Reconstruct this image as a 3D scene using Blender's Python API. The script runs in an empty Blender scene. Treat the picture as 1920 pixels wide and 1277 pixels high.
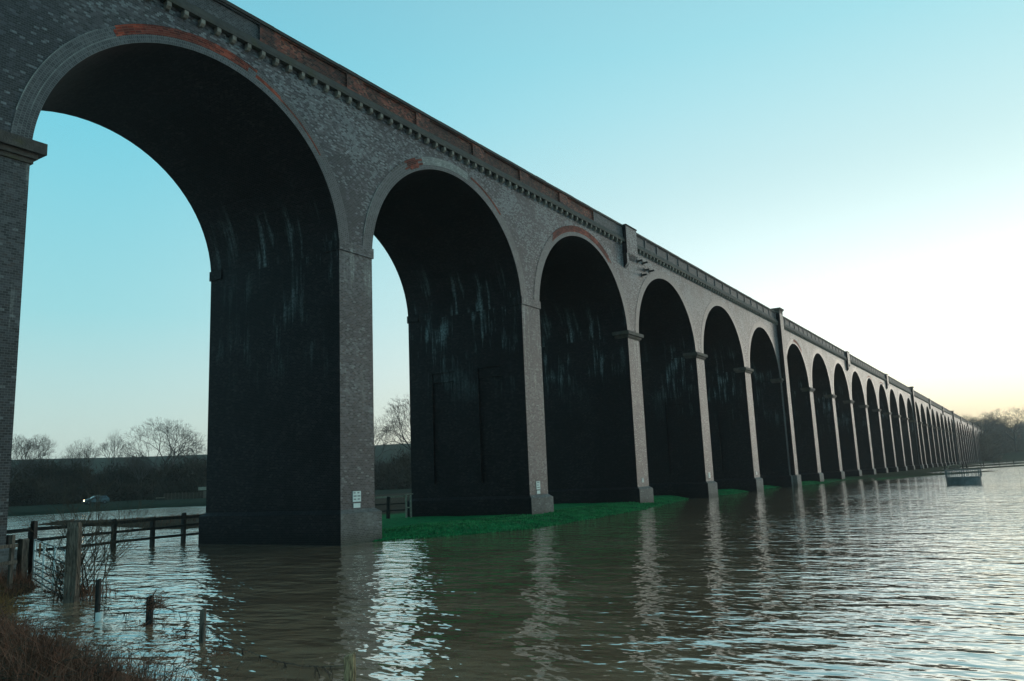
import bpy, bmesh, math, random
import numpy as np
from mathutils import Vector, Matrix
R = math.radians
SC = bpy.context.scene
COL = SC.collection

# ------------------------------------------------------------------ camera
CAM = np.array([-9.3273, -23.0451, 2.322])
YAW, PITCH, ROLL, FPX = .561, .1686, -.0414, 1508.2
cy_, sy_ = math.cos(YAW), math.sin(YAW)
FW = np.array([cy_*math.cos(PITCH), sy_*math.cos(PITCH), math.sin(PITCH)])
r_ = np.array([sy_, -cy_, 0.]); up_ = np.cross(r_, FW)
RT = math.cos(ROLL)*r_+math.sin(ROLL)*up_; UP = -math.sin(ROLL)*r_+math.cos(ROLL)*up_
cd = bpy.data.cameras.new('camera'); cam = bpy.data.objects.new('camera', cd); COL.objects.link(cam)
cd.sensor_width = 36; cd.lens = FPX/1920*36; cd.clip_start = .1; cd.clip_end = 20000
M = Matrix.Identity(4)
for i in range(3):
    M[i][0] = RT[i]; M[i][1] = UP[i]; M[i][2] = -FW[i]; M[i][3] = CAM[i]
cam.matrix_world = M; SC.camera = cam

def G(u, v, z=0.):                       # where a sight line meets the level z
    d = FW+RT*(u-961)/FPX-UP*(v-636.6)/FPX
    t = (z-CAM[2])/d[2]
    return np.array([CAM[0]+d[0]*t, CAM[1]+d[1]*t])
def AZ(u, dist):                          # ground point under image column u at a distance
    d = FW+RT*(u-961)/FPX-UP*(880-636.6)/FPX
    n = math.hypot(d[0], d[1]); return CAM[0]+d[0]/n*dist, CAM[1]+d[1]/n*dist

# ------------------------------------------------------------------ world
SUN_AZ, SUN_EL = R(-13), R(4)
sdir = Vector((math.cos(SUN_AZ)*math.cos(SUN_EL), math.sin(SUN_AZ)*math.cos(SUN_EL), math.sin(SUN_EL)))
SC.view_settings.view_transform = 'Standard'; SC.view_settings.look = 'None'
SC.view_settings.exposure = .2; SC.view_settings.gamma = 1
W = bpy.data.worlds.new('World'); SC.world = W; W.use_nodes = True
nt = W.node_tree; N = nt.nodes; L = nt.links
N.clear()
def nn(t, k, **kw):
    n = t.nodes.new(k)
    for a, b in kw.items(): setattr(n, a, b)
    return n
def lin(c):
    return tuple((x/255/12.92 if x/255 <= .04045 else ((x/255+.055)/1.055)**2.4) for x in c[:3])+(1,)
def ramp(t, stops, fac=None, interp='LINEAR'):
    n = t.nodes.new('ShaderNodeValToRGB'); n.color_ramp.interpolation = interp
    e = n.color_ramp.elements
    while len(e) < len(stops): e.new(.5)
    for x, (p, c) in zip(e, stops):
        x.position = p; x.color = c if len(c) == 4 else tuple(c)+(1,)
    if fac is not None: t.links.new(fac, n.inputs[0])
    return n
def mth(t, op, a, b=None, c=None, clamp=False):
    n = t.nodes.new('ShaderNodeMath'); n.operation = op; n.use_clamp = clamp
    for i, x in enumerate((a, b, c)):
        if x is None: continue
        if isinstance(x, (int, float)): n.inputs[i].default_value = x
        else: t.links.new(x, n.inputs[i])
    return n.outputs[0]
def mixc(t, f, a, b, mode='MIX'):
    n = t.nodes.new('ShaderNodeMix'); n.data_type = 'RGBA'; n.blend_type = mode
    for i, x in ((0, f), (6, a), (7, b)):
        if isinstance(x, (int, float)): n.inputs[i].default_value = x
        elif isinstance(x, tuple): n.inputs[i].default_value = x if len(x) == 4 else x+(1,)
        else: t.links.new(x, n.inputs[i])
    return n.outputs[2]
def mrange_w(x, a, b):
    n = nn(nt, 'ShaderNodeMapRange', interpolation_type='SMOOTHSTEP'); L.new(x, n.inputs[0]); n.inputs[1].default_value = a; n.inputs[2].default_value = b; return n.outputs[0]
sky = nn(nt, 'ShaderNodeTexSky', sky_type='NISHITA'); sky.sun_disc = False
sky.sun_elevation = SUN_EL; sky.sun_rotation = math.pi/2-SUN_AZ
sky.air_density = 1.0; sky.dust_density = 1.5; sky.ozone_density = 2.0
tc = nn(nt, 'ShaderNodeTexCoord')
sp = nn(nt, 'ShaderNodeSeparateXYZ'); L.new(tc.outputs['Generated'], sp.inputs[0])
el = mth(nt, 'MAXIMUM', sp.outputs[2], 0.)
# elevation colours away from the sun and towards it
far_ = ramp(nt, [(0, lin((220, 230, 219))), (.06, lin((206, 227, 220))), (.2, lin((158, 219, 225))), (.42, lin((116, 207, 226))), (.7, lin((122, 178, 198))), (1, lin((135, 155, 165)))], el)
sun_ = ramp(nt, [(0, lin((255, 205, 160))), (.03, lin((253, 224, 188))), (.07, lin((252, 243, 224))), (.13, lin((250, 250, 242))), (.22, lin((234, 247, 243))), (.34, lin((207, 238, 239))), (.48, lin((170, 226, 234))), (.7, lin((145, 198, 212))), (1, lin((130, 160, 172)))], el)
dt = nn(nt, 'ShaderNodeVectorMath', operation='DOT_PRODUCT'); L.new(tc.outputs['Generated'], dt.inputs[0]); dt.inputs[1].default_value = (sdir.x, sdir.y, 0)
fac = nn(nt, 'ShaderNodeMapRange', interpolation_type='SMOOTHSTEP'); L.new(dt.outputs['Value'], fac.inputs[0])
fac.inputs[1].default_value = .22; fac.inputs[2].default_value = 1.0
c0 = mixc(nt, fac.outputs[0], far_.outputs[0], sun_.outputs[0])
tint = mixc(nt, 1.0, sky.outputs[0], (.10, .17, .20, 1), 'MULTIPLY')
c1 = mixc(nt, .12, c0, tint)
# the low sky towards the hidden sun is brighter than paper white
glow = mth(nt, 'MULTIPLY', mrange_w(fac.outputs[0], .5, 1.0), mth(nt, 'MULTIPLY', mrange_w(el, .36, .04), mrange_w(el, .01, .16)))
c1 = mixc(nt, 1., c1, (1, 1, 1, 1), 'MULTIPLY')
bg = nn(nt, 'ShaderNodeBackground'); L.new(c1, bg.inputs[0]); L.new(mth(nt, 'ADD', mth(nt, 'MULTIPLY', glow, .55), .98), bg.inputs[1])
wo = nn(nt, 'ShaderNodeOutputWorld'); L.new(bg.outputs[0], wo.inputs[0])

ld = bpy.data.lights.new('sun', 'SUN'); ld.energy = .62; ld.angle = R(12); ld.color = (1, .90, .78)
lo = bpy.data.objects.new('sun', ld); COL.objects.link(lo)
lo.rotation_euler = (-sdir).to_track_quat('-Z', 'Y').to_euler()

# ------------------------------------------------------------------ helpers
rng = np.random.default_rng(7); random.seed(7)
def tag(o, label=None, cat=None, group=None, kind=None):
    for k, v in (('label', label), ('category', cat), ('group', group), ('kind', kind)):
        if v: o[k] = v
    return o
def empty(name, loc=(0, 0, 0), rz=0, **kw):
    o = bpy.data.objects.new(name, None); COL.objects.link(o); o.location = loc; o.rotation_euler = (0, 0, rz)
    o.empty_display_size = .2
    return tag(o, **kw)
class MB:                                  # collects faces, builds one mesh with UVs in metres
    def __init__(s): s.v = []; s.f = []; s.uv = []; s.mi = []; s.m = 0
    def face(s, pts, uvs=None):
        b = len(s.v); s.v += [tuple(map(float, p)) for p in pts]; s.f.append(tuple(range(b, b+len(pts)))); s.mi.append(s.m)
        if uvs is None: uvs = boxuv(pts)
        s.uv += [tuple(map(float, q)) for q in uvs]
    def box(s, a, b, skip=''):
        x0, y0, z0 = a; x1, y1, z1 = b
        F = {'-x': [(x0, y1, z0), (x0, y0, z0), (x0, y0, z1), (x0, y1, z1)], '+x': [(x1, y0, z0), (x1, y1, z0), (x1, y1, z1), (x1, y0, z1)],
             '-y': [(x0, y0, z0), (x1, y0, z0), (x1, y0, z1), (x0, y0, z1)], '+y': [(x1, y1, z0), (x0, y1, z0), (x0, y1, z1), (x1, y1, z1)],
             '-z': [(x0, y1, z0), (x1, y1, z0), (x1, y0, z0), (x0, y0, z0)], '+z': [(x0, y0, z1), (x1, y0, z1), (x1, y1, z1), (x0, y1, z1)]}
        for k, p in F.items():
            if k not in skip: s.face(p)
    def bar(s, p, q, w, h=None, up=(0, 0, 1)):     # squared bar between two points
        h = h or w; p = Vector(p); q = Vector(q); d = (q-p).normalized(); u = Vector(up)
        if abs(d.dot(u)) > .95: u = Vector((0, 1, 0))
        a = d.cross(u).normalized()*w/2; b = a.cross(d).normalized()*h/2
        c = [p-a-b, p+a-b, p+a+b, p-a+b]; e = [x+(q-p) for x in c]
        s.face(c[::-1]); s.face(e)
        for i in range(4): s.face([c[i], c[(i+1) % 4], e[(i+1) % 4], e[i]])
    def tube(s, pts, rs, n=6, cap=True):
        pts = [Vector(p) for p in pts]; rings = []
        for i, p in enumerate(pts):
            d = (pts[min(i+1, len(pts)-1)]-pts[max(i-1, 0)]).normalized()
            u = Vector((0, 0, 1)) if abs(d.z) < .9 else Vector((1, 0, 0))
            a = d.cross(u).normalized(); b = a.cross(d)
            r = rs[i] if hasattr(rs, '__len__') else rs
            rings.append([p+(a*math.cos(2*math.pi*k/n)+b*math.sin(2*math.pi*k/n))*r for k in range(n)])
        for A, B in zip(rings, rings[1:]):
            for k in range(n): s.face([A[(k+1) % n], A[k], B[k], B[(k+1) % n]])
        if cap: s.face(rings[0]); s.face(rings[-1][::-1])
    def loft(s, rings):                     # rings: (x0, x1, y0, y1, z), closed top and bottom
        P = [[(a, c, z), (b, c, z), (b, d, z), (a, d, z)] for a, b, c, d, z in rings]
        s.face(P[0][::-1]); s.face(P[-1])
        for A, B in zip(P, P[1:]):
            for k in range(4): s.face([A[k], A[(k+1) % 4], B[(k+1) % 4], B[k]])
    def build(s, name, mat, parent=None, smooth=False):
        mats = mat if isinstance(mat, (list, tuple)) else [mat]
        me = bpy.data.meshes.new(name); me.from_pydata(s.v, [], s.f)
        for q_ in mats: me.materials.append(q_)
        me.polygons.foreach_set('material_index', s.mi)
        uv = me.uv_layers.new(name='UVMap'); uv.data.foreach_set('uv', np.array(s.uv, dtype=np.float32).ravel())
        bm = bmesh.new(); bm.from_mesh(me); bmesh.ops.remove_doubles(bm, verts=bm.verts, dist=1e-5); bm.to_mesh(me); bm.free()
        if smooth: me.polygons.foreach_set('use_smooth', [True]*len(me.polygons))
        o = bpy.data.objects.new(name, me); COL.objects.link(o)
        if parent is not None: o.parent = parent
        return o
def boxuv(p):
    a = Vector(p[1])-Vector(p[0]); b = Vector(p[2])-Vector(p[0]); n = a.cross(b)
    ax = max(range(3), key=lambda i: abs(n[i]))
    if ax == 0: return [(q[1], q[2]) for q in p]
    if ax == 1: return [(q[0], q[2]) for q in p]
    return [(q[0], q[1]) for q in p]
def npmesh(name, V, F, mat, parent=None):   # big arrays: V (n,3), F (m,3|4)
    me = bpy.data.meshes.new(name); V = np.asarray(V, np.float32); F = np.asarray(F, np.int32); k = F.shape[1]
    me.vertices.add(len(V)); me.vertices.foreach_set('co', V.ravel())
    me.loops.add(F.size); me.loops.foreach_set('vertex_index', F.ravel())
    me.polygons.add(len(F)); me.polygons.foreach_set('loop_start', np.arange(0, F.size, k, dtype=np.int32))
    me.polygons.foreach_set('loop_total', np.full(len(F), k, dtype=np.int32))
    me.update(calc_edges=True); me.validate(); me.materials.append(mat)
    o = bpy.data.objects.new(name, me); COL.objects.link(o)
    if parent is not None: o.parent = parent
    return o
def material(name):
    m = bpy.data.materials.new(name); m.use_nodes = True; t = m.node_tree; t.nodes.clear()
    o = t.nodes.new('ShaderNodeOutputMaterial'); p = t.nodes.new('ShaderNodeBsdfPrincipled'); t.links.new(p.outputs[0], o.inputs[0])
    return m, t, p
def noise(t, vec, scale, detail=3, rough=.55, dim='3D'):
    n = t.nodes.new('ShaderNodeTexNoise'); n.noise_dimensions = dim; n.inputs['Scale'].default_value = scale; n.inputs['Detail'].default_value = detail; n.inputs['Roughness'].default_value = rough
    if vec is not None: t.links.new(vec, n.inputs['Vector'])
    return n.outputs[0]
def mapping(t, vec, scale=(1, 1, 1), rot=(0, 0, 0)):
    n = t.nodes.new('ShaderNodeMapping'); n.inputs['Scale'].default_value = scale; n.inputs['Rotation'].default_value = rot; t.links.new(vec, n.inputs[0]); return n.outputs[0]
def mrange(t, x, a, b, c=0., d=1., smooth=True):
    n = t.nodes.new('ShaderNodeMapRange'); n.interpolation_type = 'SMOOTHSTEP' if smooth else 'LINEAR'
    t.links.new(x, n.inputs[0])
    for i, q in zip((1, 2, 3, 4), (a, b, c, d)): n.inputs[i].default_value = q
    return n.outputs[0]

# bricks: every brick draws its own tone; mortar, damp patches and pale lime runs on top
def brickmat(name, tones, mortar, patch=None, runs=None, pale=None, rough=.55, bw=.150, bh=.070, mw=.012, spec=.5, runz=(9.5, 15.5), moss=None, zone=None, near_dark=None):
    m, t, p = material(name)
    uvn = t.nodes.new('ShaderNodeUVMap'); uv = uvn.outputs[0]
    s = t.nodes.new('ShaderNodeSeparateXYZ'); t.links.new(uv, s.inputs[0]); U, V = s.outputs[0], s.outputs[1]
    row = mth(t, 'FLOOR', mth(t, 'DIVIDE', V, bh))
    u2 = mth(t, 'ADD', mth(t, 'DIVIDE', U, bw), mth(t, 'MULTIPLY', row, .5))
    col = mth(t, 'FLOOR', u2)
    cv = t.nodes.new('ShaderNodeCombineXYZ'); t.links.new(col, cv.inputs[0]); t.links.new(row, cv.inputs[1])
    wn = t.nodes.new('ShaderNodeTexWhiteNoise'); wn.noise_dimensions = '2D'; t.links.new(cv.outputs[0], wn.inputs['Vector'])
    c = ramp(t, tones, wn.outputs['Value'], 'CONSTANT').outputs[0]
    obj = t.nodes.new('ShaderNodeNewGeometry').outputs['Position']
    big = noise(t, obj, .20, 6, .66)
    if patch: c = mixc(t, mrange(t, big, .485, .53), c, mixc(t, 1., c, patch, 'MULTIPLY'))
    c = mixc(t, 1., c, ramp(t, [(0, (.62, .62, .62)), (.5, (1, 1, 1)), (1, (1.4, 1.4, 1.42))], noise(t, mapping(t, uv, (1, 2.2, 1)), 4.2, 4, .75)).outputs[0], 'MULTIPLY')
    zz = t.nodes.new('ShaderNodeSeparateXYZ'); t.links.new(obj, zz.inputs[0])
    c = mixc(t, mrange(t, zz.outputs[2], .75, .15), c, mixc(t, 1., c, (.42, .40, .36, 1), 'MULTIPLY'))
    n2 = noise(t, obj, 1.3, 4, .65)
    c = mixc(t, mth(t, 'MULTIPLY', mrange(t, n2, .35, .7), .75), mixc(t, 1., c, (.62, .62, .66, 1), 'MULTIPLY'), c)
    if zone:   # the lower haunches were faced with darker brick than the band under the cornice
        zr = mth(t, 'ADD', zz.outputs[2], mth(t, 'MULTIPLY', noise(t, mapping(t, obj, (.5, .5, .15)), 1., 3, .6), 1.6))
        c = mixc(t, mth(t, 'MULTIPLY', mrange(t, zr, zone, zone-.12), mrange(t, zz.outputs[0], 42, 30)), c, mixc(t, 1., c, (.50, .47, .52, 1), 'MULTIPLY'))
    if near_dark: c = mixc(t, mrange(t, zz.outputs[0], near_dark[1], near_dark[0]), c, mixc(t, 1., c, (.55, .57, .58, 1), 'MULTIPLY'))  # brick gets darker towards the near end of the viaduct
    if pale:   # scattered pale faced bricks, in drifts
        wn2 = t.nodes.new('ShaderNodeTexWhiteNoise'); wn2.noise_dimensions = '3D'; t.links.new(cv.outputs[0], wn2.inputs['Vector'])
        dens = mth(t, 'MULTIPLY', mth(t, 'MULTIPLY', mrange(t, noise(t, obj, .45, 4, .6), .36, .66), mth(t, 'MULTIPLY', mrange(t, zz.outputs[0], 3, 15, .3, 1.), mrange(t, zz.outputs[2], 12.5, 17.5, .35, 1.3))), pale[1])
        f = mth(t, 'LESS_THAN', wn2.outputs['Value'], dens)
        c = mixc(t, mth(t, 'MULTIPLY', f, mrange(t, noise(t, uv, 7., 4, .8), .3, .7, .15, .8)), c, pale[0])
    fu = mth(t, 'FRACT', u2); fv = mth(t, 'FRACT', mth(t, 'DIVIDE', V, bh))
    mu = mth(t, 'LESS_THAN', fu, mw/bw); mv = mth(t, 'LESS_THAN', fv, mw/bh)
    mm = mth(t, 'MAXIMUM', mu, mv)
    c = mixc(t, mth(t, 'MULTIPLY', mm, .8), c, mortar)
    if runs:   # lime runs: tall thin streaks in a band round the springing
        sv = mapping(t, uv, (2.6, .22, 1)); rn = noise(t, sv, 1.0, 5, .72)
        zb = t.nodes.new('ShaderNodeSeparateXYZ'); t.links.new(obj, zb.inputs[0]); z = zb.outputs[2]
        band = mth(t, 'MULTIPLY', mrange(t, z, runz[0]-3.5, runz[0]+1.5), mrange(t, z, runz[1]+1, runz[1]-2.5))
        band = mth(t, 'MULTIPLY', band, mrange(t, noise(t, obj, .16, 2, .5), .34, .54, .15, 1.))
        k = mth(t, 'MULTIPLY', mrange(t, mth(t, 'ADD', rn, mth(t, 'MULTIPLY', mth(t, 'SUBTRACT', noise(t, obj, .5, 2), .5), .5)), .52, .72), band)
        br = mrange(t, noise(t, uv, 9, 3, .7), .35, .65, .25, 1)
        c = mixc(t, mth(t, 'MULTIPLY', mth(t, 'MULTIPLY', k, br), runs[1]), c, runs[0])
    if moss:
        zb = t.nodes.new('ShaderNodeSeparateXYZ'); t.links.new(obj, zb.inputs[0])
        f = mth(t, 'MULTIPLY', mrange(t, mth(t, 'ADD', zb.outputs[2], mth(t, 'MULTIPLY', n2, .8)), moss[2], moss[1]), .8)
        c = mixc(t, f, c, moss[0])
    t.links.new(c, p.inputs['Base Color'])
    p.inputs['Roughness'].default_value = rough; p.inputs['Specular IOR Level'].default_value = spec
    h = mth(t, 'ADD', mth(t, 'MULTIPLY', mm, -1.), mth(t, 'MULTIPLY', wn.outputs['Value'], .5))
    b = t.nodes.new('ShaderNodeBump'); b.inputs['Distance'].default_value = .008; b.inputs['Strength'].default_value = .8
    t.links.new(h, b.inputs['Height']); t.links.new(b.outputs[0], p.inputs['Normal'])
    return m
def c3(*a): return tuple(a)+(1,)
blue_tones = [(0, c3(.017, .0145, .016)), (.16, c3(.055, .046, .050)), (.36, c3(.098, .083, .088)), (.6, c3(.155, .137, .141)), (.8, c3(.065, .048, .047)), (.91, c3(.27, .262, .265))]
M_FACE = brickmat('blue_brick_face', blue_tones, c3(.085, .085, .083), patch=c3(.56, .54, .60), pale=(c3(.255, .27, .275), .62), runs=(c3(.32, .33, .30), .6), runz=(10.3, 13.2), rough=.52, spec=.5, zone=17.1, near_dark=(1, 9))
M_PIER = brickmat('weathered_pier_brick', [(0, c3(.024, .022, .023)), (.2, c3(.064, .057, .058)), (.45, c3(.100, .090, .091)), (.7, c3(.145, .136, .136)), (.88, c3(.085, .060, .054))], c3(.12, .115, .11), patch=c3(.66, .64, .66), pale=(c3(.23, .235, .23), .5), runs=(c3(.50, .50, .45), .85), runz=(7.6, 12.9), rough=.52, spec=.5, near_dark=(1, 9))
M_SHADE = brickmat('shade_black_brick', [(0, c3(.006, .0045, .0055)), (.35, c3(.013, .0095, .0115)), (.7, c3(.022, .016, .017)), (.9, c3(.034, .025, .025))], c3(.025, .020, .022), patch=c3(.5, .5, .55), runs=(c3(.26, .32, .33), .9), runz=(9.5, 14.5), rough=.65, spec=.2)  # shade of vaults and turned-away faces, put into a near-black brick colour
M_RING = brickmat('arch_ring_brick', [(0, c3(.058, .054, .055)), (.3, c3(.09, .084, .084)), (.6, c3(.118, .112, .111)), (.85, c3(.072, .064, .062))], c3(.19, .19, .18), patch=c3(.68, .65, .67), rough=.48, bw=.075, bh=.1125, mw=.010)
M_RED = brickmat('red_repair_brick', [(0, c3(.30, .045, .022)), (.3, c3(.42, .075, .038)), (.6, c3(.50, .105, .06)), (.85, c3(.20, .04, .025))], c3(.26, .15, .11), patch=c3(.50, .52, .6), rough=.7, bw=.225, bh=.0775, mw=.008, spec=.2)
M_PALE = brickmat('pale_repair_brick', [(0, c3(.30, .31, .28)), (.5, c3(.38, .39, .35)), (.8, c3(.24, .25, .23))], c3(.10, .10, .09), rough=.6, mw=.014)
M_PAR = brickmat('parapet_red_brick', [(0, c3(.08, .036, .028)), (.2, c3(.24, .068, .042)), (.5, c3(.36, .105, .066)), (.75, c3(.13, .062, .048)), (.9, c3(.38, .16, .10))], c3(.11, .08, .07), patch=c3(.42, .55, .62), rough=.7, spec=.25)
M_PARB = brickmat('parapet_blue_brick', [(0, c3(.03, .03, .033)), (.3, c3(.055, .055, .058)), (.6, c3(.08, .08, .083)), (.85, c3(.12, .12, .12))], c3(.15, .155, .155), patch=c3(.7, .7, .72), rough=.65)
M_PLINTH = brickmat('plinth_brick', [(0, c3(.15, .135, .12)), (.4, c3(.20, .18, .16)), (.75, c3(.24, .22, .20))], c3(.18, .165, .15), patch=c3(.75, .73, .7), pale=(c3(.32, .31, .29), .15), rough=.7, moss=(c3(.035, .04, .02), .15, .9))
def stone(name, a, b, sc=2., rough=.75, bump=.02, moss=None):
    m, t, p = material(name); pos = t.nodes.new('ShaderNodeNewGeometry').outputs['Position']
    n1 = noise(t, pos, sc, 6, .65)
    c = mixc(t, mrange(t, n1, .32, .68), a, b)
    if moss: c = mixc(t, mrange(t, noise(t, pos, 1.1, 5, .7), .5, .68), c, moss)
    t.links.new(c, p.inputs['Base Color']); p.inputs['Roughness'].default_value = rough
    bm_ = t.nodes.new('ShaderNodeBump'); bm_.inputs['Distance'].default_value = bump; t.links.new(noise(t, pos, sc*8, 4), bm_.inputs['Height']); t.links.new(bm_.outputs[0], p.inputs['Normal'])
    return m
M_STONE = stone('sooty_coping_stone', c3(.022, .020, .019), c3(.05, .045, .038), 1.6, moss=c3(.04, .038, .02))
M_LEDGE = stone('cornice_stone', c3(.028, .026, .022), c3(.062, .055, .044), 1.8, moss=c3(.045, .042, .02))
M_CORB = stone('corbel_stone', c3(.14, .12, .10), c3(.26, .23, .19), 3.)
M_CAP = stone('capital_stone', c3(.040, .032, .027), c3(.095, .076, .062), 2.5, moss=c3(.06, .052, .02))
M_PLATE = stone('painted_white_plate', c3(.62, .66, .62), c3(.72, .75, .70), 8, .5, .001)
M_INK = stone('grey_lettering', c3(.14, .15, .15), c3(.22, .23, .23), 8, .6, .001)
M_IRON = stone('rusty_iron', c3(.03, .028, .027), c3(.06, .045, .035), 6, .6, .003)

# ------------------------------------------------------------------ viaduct
PP, PW, DEP, HS, RISE, HT = 14.2, 1.975, 8.23, 11.96, -.466, 20.12
ZC = 18.84; NP = 45
GRADE = lambda x: 0.
_adj = {0: -.12, 2: .12, 3: .25, 4: .1}
PIL = (6, 15, 24, 33, 42, -3)
def xl(n): return n*PP+_adj.get(n, 0)-(.42 if n in PIL else 0)
def xr(n): return n*PP+_adj.get(n, 0)+PW+(.6 if n in PIL else 0)
via = empty('railway_viaduct', (0, 0, 0), label='long dark brick railway viaduct of tall round arches crossing the floodwater', cat='viaduct')
NA = 40
def arcpts(x0, x1, extra=0., n=NA):
    c = (x0+x1)/2; a = (x1-x0)/2; b = a+RISE
    return [(c-(a+extra)*math.cos(math.pi*i/n), HS+(b+extra)*math.sin(math.pi*i/n)) for i in range(n+1)]
def soffit_len(P):
    s = [0.]
    for a, b in zip(P, P[1:]): s.append(s[-1]+math.hypot(b[0]-a[0], b[1]-a[1]))
    return s
def ringmb(x0, x1, i0, i1, r0, r1, y, n=80, th=.012, polar=True, tiltu=0):
    mb = MB(); A = arcpts(x0, x1, r0, n); B = arcpts(x0, x1, r1, n); S = soffit_len(A)
    for i in range(i0, i1):
        p = [(A[i][0], y, A[i][1]), (A[i+1][0], y, A[i+1][1]), (B[i+1][0], y, B[i+1][1]), (B[i][0], y, B[i][1])]
        mb.face(p, [(S[i], r0), (S[i+1], r0), (S[i+1], r1), (S[i], r1)])
        q = [(x, y+th+.01, z) for x, _, z in p]
        mb.face([p[3], p[2], q[2], q[3]]); mb.face([q[0], q[1], p[1], p[0]])
    for i in (i0, i1):
        p = [(A[i][0], y, A[i][1]), (B[i][0], y, B[i][1]), (B[i][0], y+th+.01, B[i][1]), (A[i][0], y+th+.01, A[i][1])]
        mb.face(p)
    return mb
# pier shaft with optional blind recesses in the side that faces left
def pier_side(mb, x, sgn, recess):
    zt, zb = HS, -1.5
    def q(y0, y1, z0, z1, dx=0.):
        p = [(x+dx, y0, z0), (x+dx, y1, z0), (x+dx, y1, z1), (x+dx, y0, z1)]
        mb.face(p if sgn > 0 else p[::-1])
    if not recess: q(0, DEP, zb, zt); return
    ys = [0, 1.55, 3.15, 4.9, 6.5, DEP]; z0, z1 = 2.1, 8.6; dx = -sgn*.13
    q(0, DEP, zb, z0); q(0, DEP, z1, zt)
    for i in (0, 2, 4): q(ys[i], ys[i+1], z0, z1)
    for i in (1, 3):
        a, b = ys[i], ys[i+1]; q(a, b, z0, z1-.55, dx); q(a, b, z1-.55, z1, dx*.45)
        for (A, B) in (((a, z0), (a, z1)), ((b, z1), (b, z0)), ((a, z1), (b, z1)), ((b, z0), (a, z0))):
            mb.face([(x, A[0], A[1]), (x, B[0], B[1]), (x+dx, B[0], B[1]), (x+dx, A[0], A[1])])
        mb.face([(x+dx*.45, a, z1-.55), (x+dx*.45, b, z1-.55), (x+dx, b, z1-.55), (x+dx, a, z1-.55)])
for n in range(-2, NP+1):
    a, b = xl(n), xr(n)
    f = MB()
    f.face([(a, 0, -1.5), (b, 0, -1.5), (b, 0, HS), (a, 0, HS)]); f.face([(b, DEP, -1.5), (a, DEP, -1.5), (a, DEP, HS), (b, DEP, HS)])
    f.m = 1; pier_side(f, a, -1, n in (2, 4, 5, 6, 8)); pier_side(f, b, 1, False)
    pr = f.build('pier', [M_PIER, M_SHADE], via)
    # plinth with weathered top edge
    p = MB(); e = .2; hp = 1.3 if n > 0 else 1.1; z0 = -1.5
    for (x0, x1, y0, y1) in ((a-e, b+e, -e, DEP+e),):
        o = [(x0, y0), (x1, y0), (x1, y1), (x0, y1)]; i_ = [(a-.003, -.003), (b+.003, -.003), (b+.003, DEP+.003), (a-.003, DEP+.003)]
        for k in range(4):
            A, B = o[k], o[(k+1) % 4]; C_, D_ = i_[(k+1) % 4], i_[k]
            mats = p
            mats.face([(A[0], A[1], z0), (B[0], B[1], z0), (B[0], B[1], hp-.12), (A[0], A[1], hp-.12)])
            mats.face([(A[0], A[1], hp-.12), (B[0], B[1], hp-.12), (C_[0], C_[1], hp+.03), (D_[0], D_[1], hp+.03)])
    po = p.build('plinth', M_PLINTH, pr)
    po.data.materials.append(M_SHADE)
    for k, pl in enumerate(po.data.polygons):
        if abs(pl.normal.x) > .5: pl.material_index = 1  # plinth sides get the painted shade
    # springing course: flat band on the two rebuilt piers, bold slabs on the rest
    for back in (0, 1):
        def mir(q): return q if not back else (q[0], q[1], DEP-q[3], DEP-q[2], q[4])
        c = MB()
        if n in (1, 2): c.loft([mir((a-.05, b+.06, -.06, .8, HS-.02)), mir((a-.05, b+.06, -.06, .8, HS+.42))])
        else:
            k_ = 1 if n < 1 else .72; c.loft([mir(q) for q in ((a-.07, b+.07, -.05, .9, HS-.24*k_), (a-.07, b+.07, -.05, .9, HS-.10), (a-.16, b+.16, -.12, .98, HS-.10), (a-.16, b+.16, -.12, .98, HS+.06), (a-.34, b+.34, -.24, 1.05, HS+.06), (a-.34, b+.34, -.24, 1.05, HS+.06+.34*k_))])
        co = c.build('capital', [M_PIER if n in (1, 2) else M_CAP, M_SHADE], pr)
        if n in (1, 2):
            for pl in co.data.polygons: pl.material_index = int(abs(pl.normal.x) > .5 or back)  # side faces and back capitals coloured as shaded
    if 1 <= n <= 6:
        cx = (a+b)/2-.08+(.35 if n == 6 else 0); w, h = ((.46, .42) if n == 1 else (.40, .44) if n in (2, 4) else (.30, .30))
        y_ = -.02; 
        z_ = 1.62
        pm = MB(); pm.box((cx-w/2, y_, z_), (cx+w/2, -.002, z_+h)); po = pm.build('number_plate', M_PLATE, pr)
        im = MB()
        for r in range(3):
            for k in range(2 if n == 1 else 1):
                W_ = w*.36 if n == 1 else w*.7
                xx = cx-w*.42+k*w*.48 if n == 1 else cx-W_/2
                im.box((xx, y_-.003, z_+h*(.18+.3*r)), (xx+W_*(.7+.3*((r*7+n) % 3)/2), y_-.0005, z_+h*(.18+.3*r)+.05))
        im.build('lettering', M_INK, pr)
        if n < 3:
            pm = MB(); pm.box((cx-w*.42, y_, z_-.24), (cx+w*.42, -.002, z_-.06)); pm.build('small_plate', M_PLATE, pr)
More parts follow.
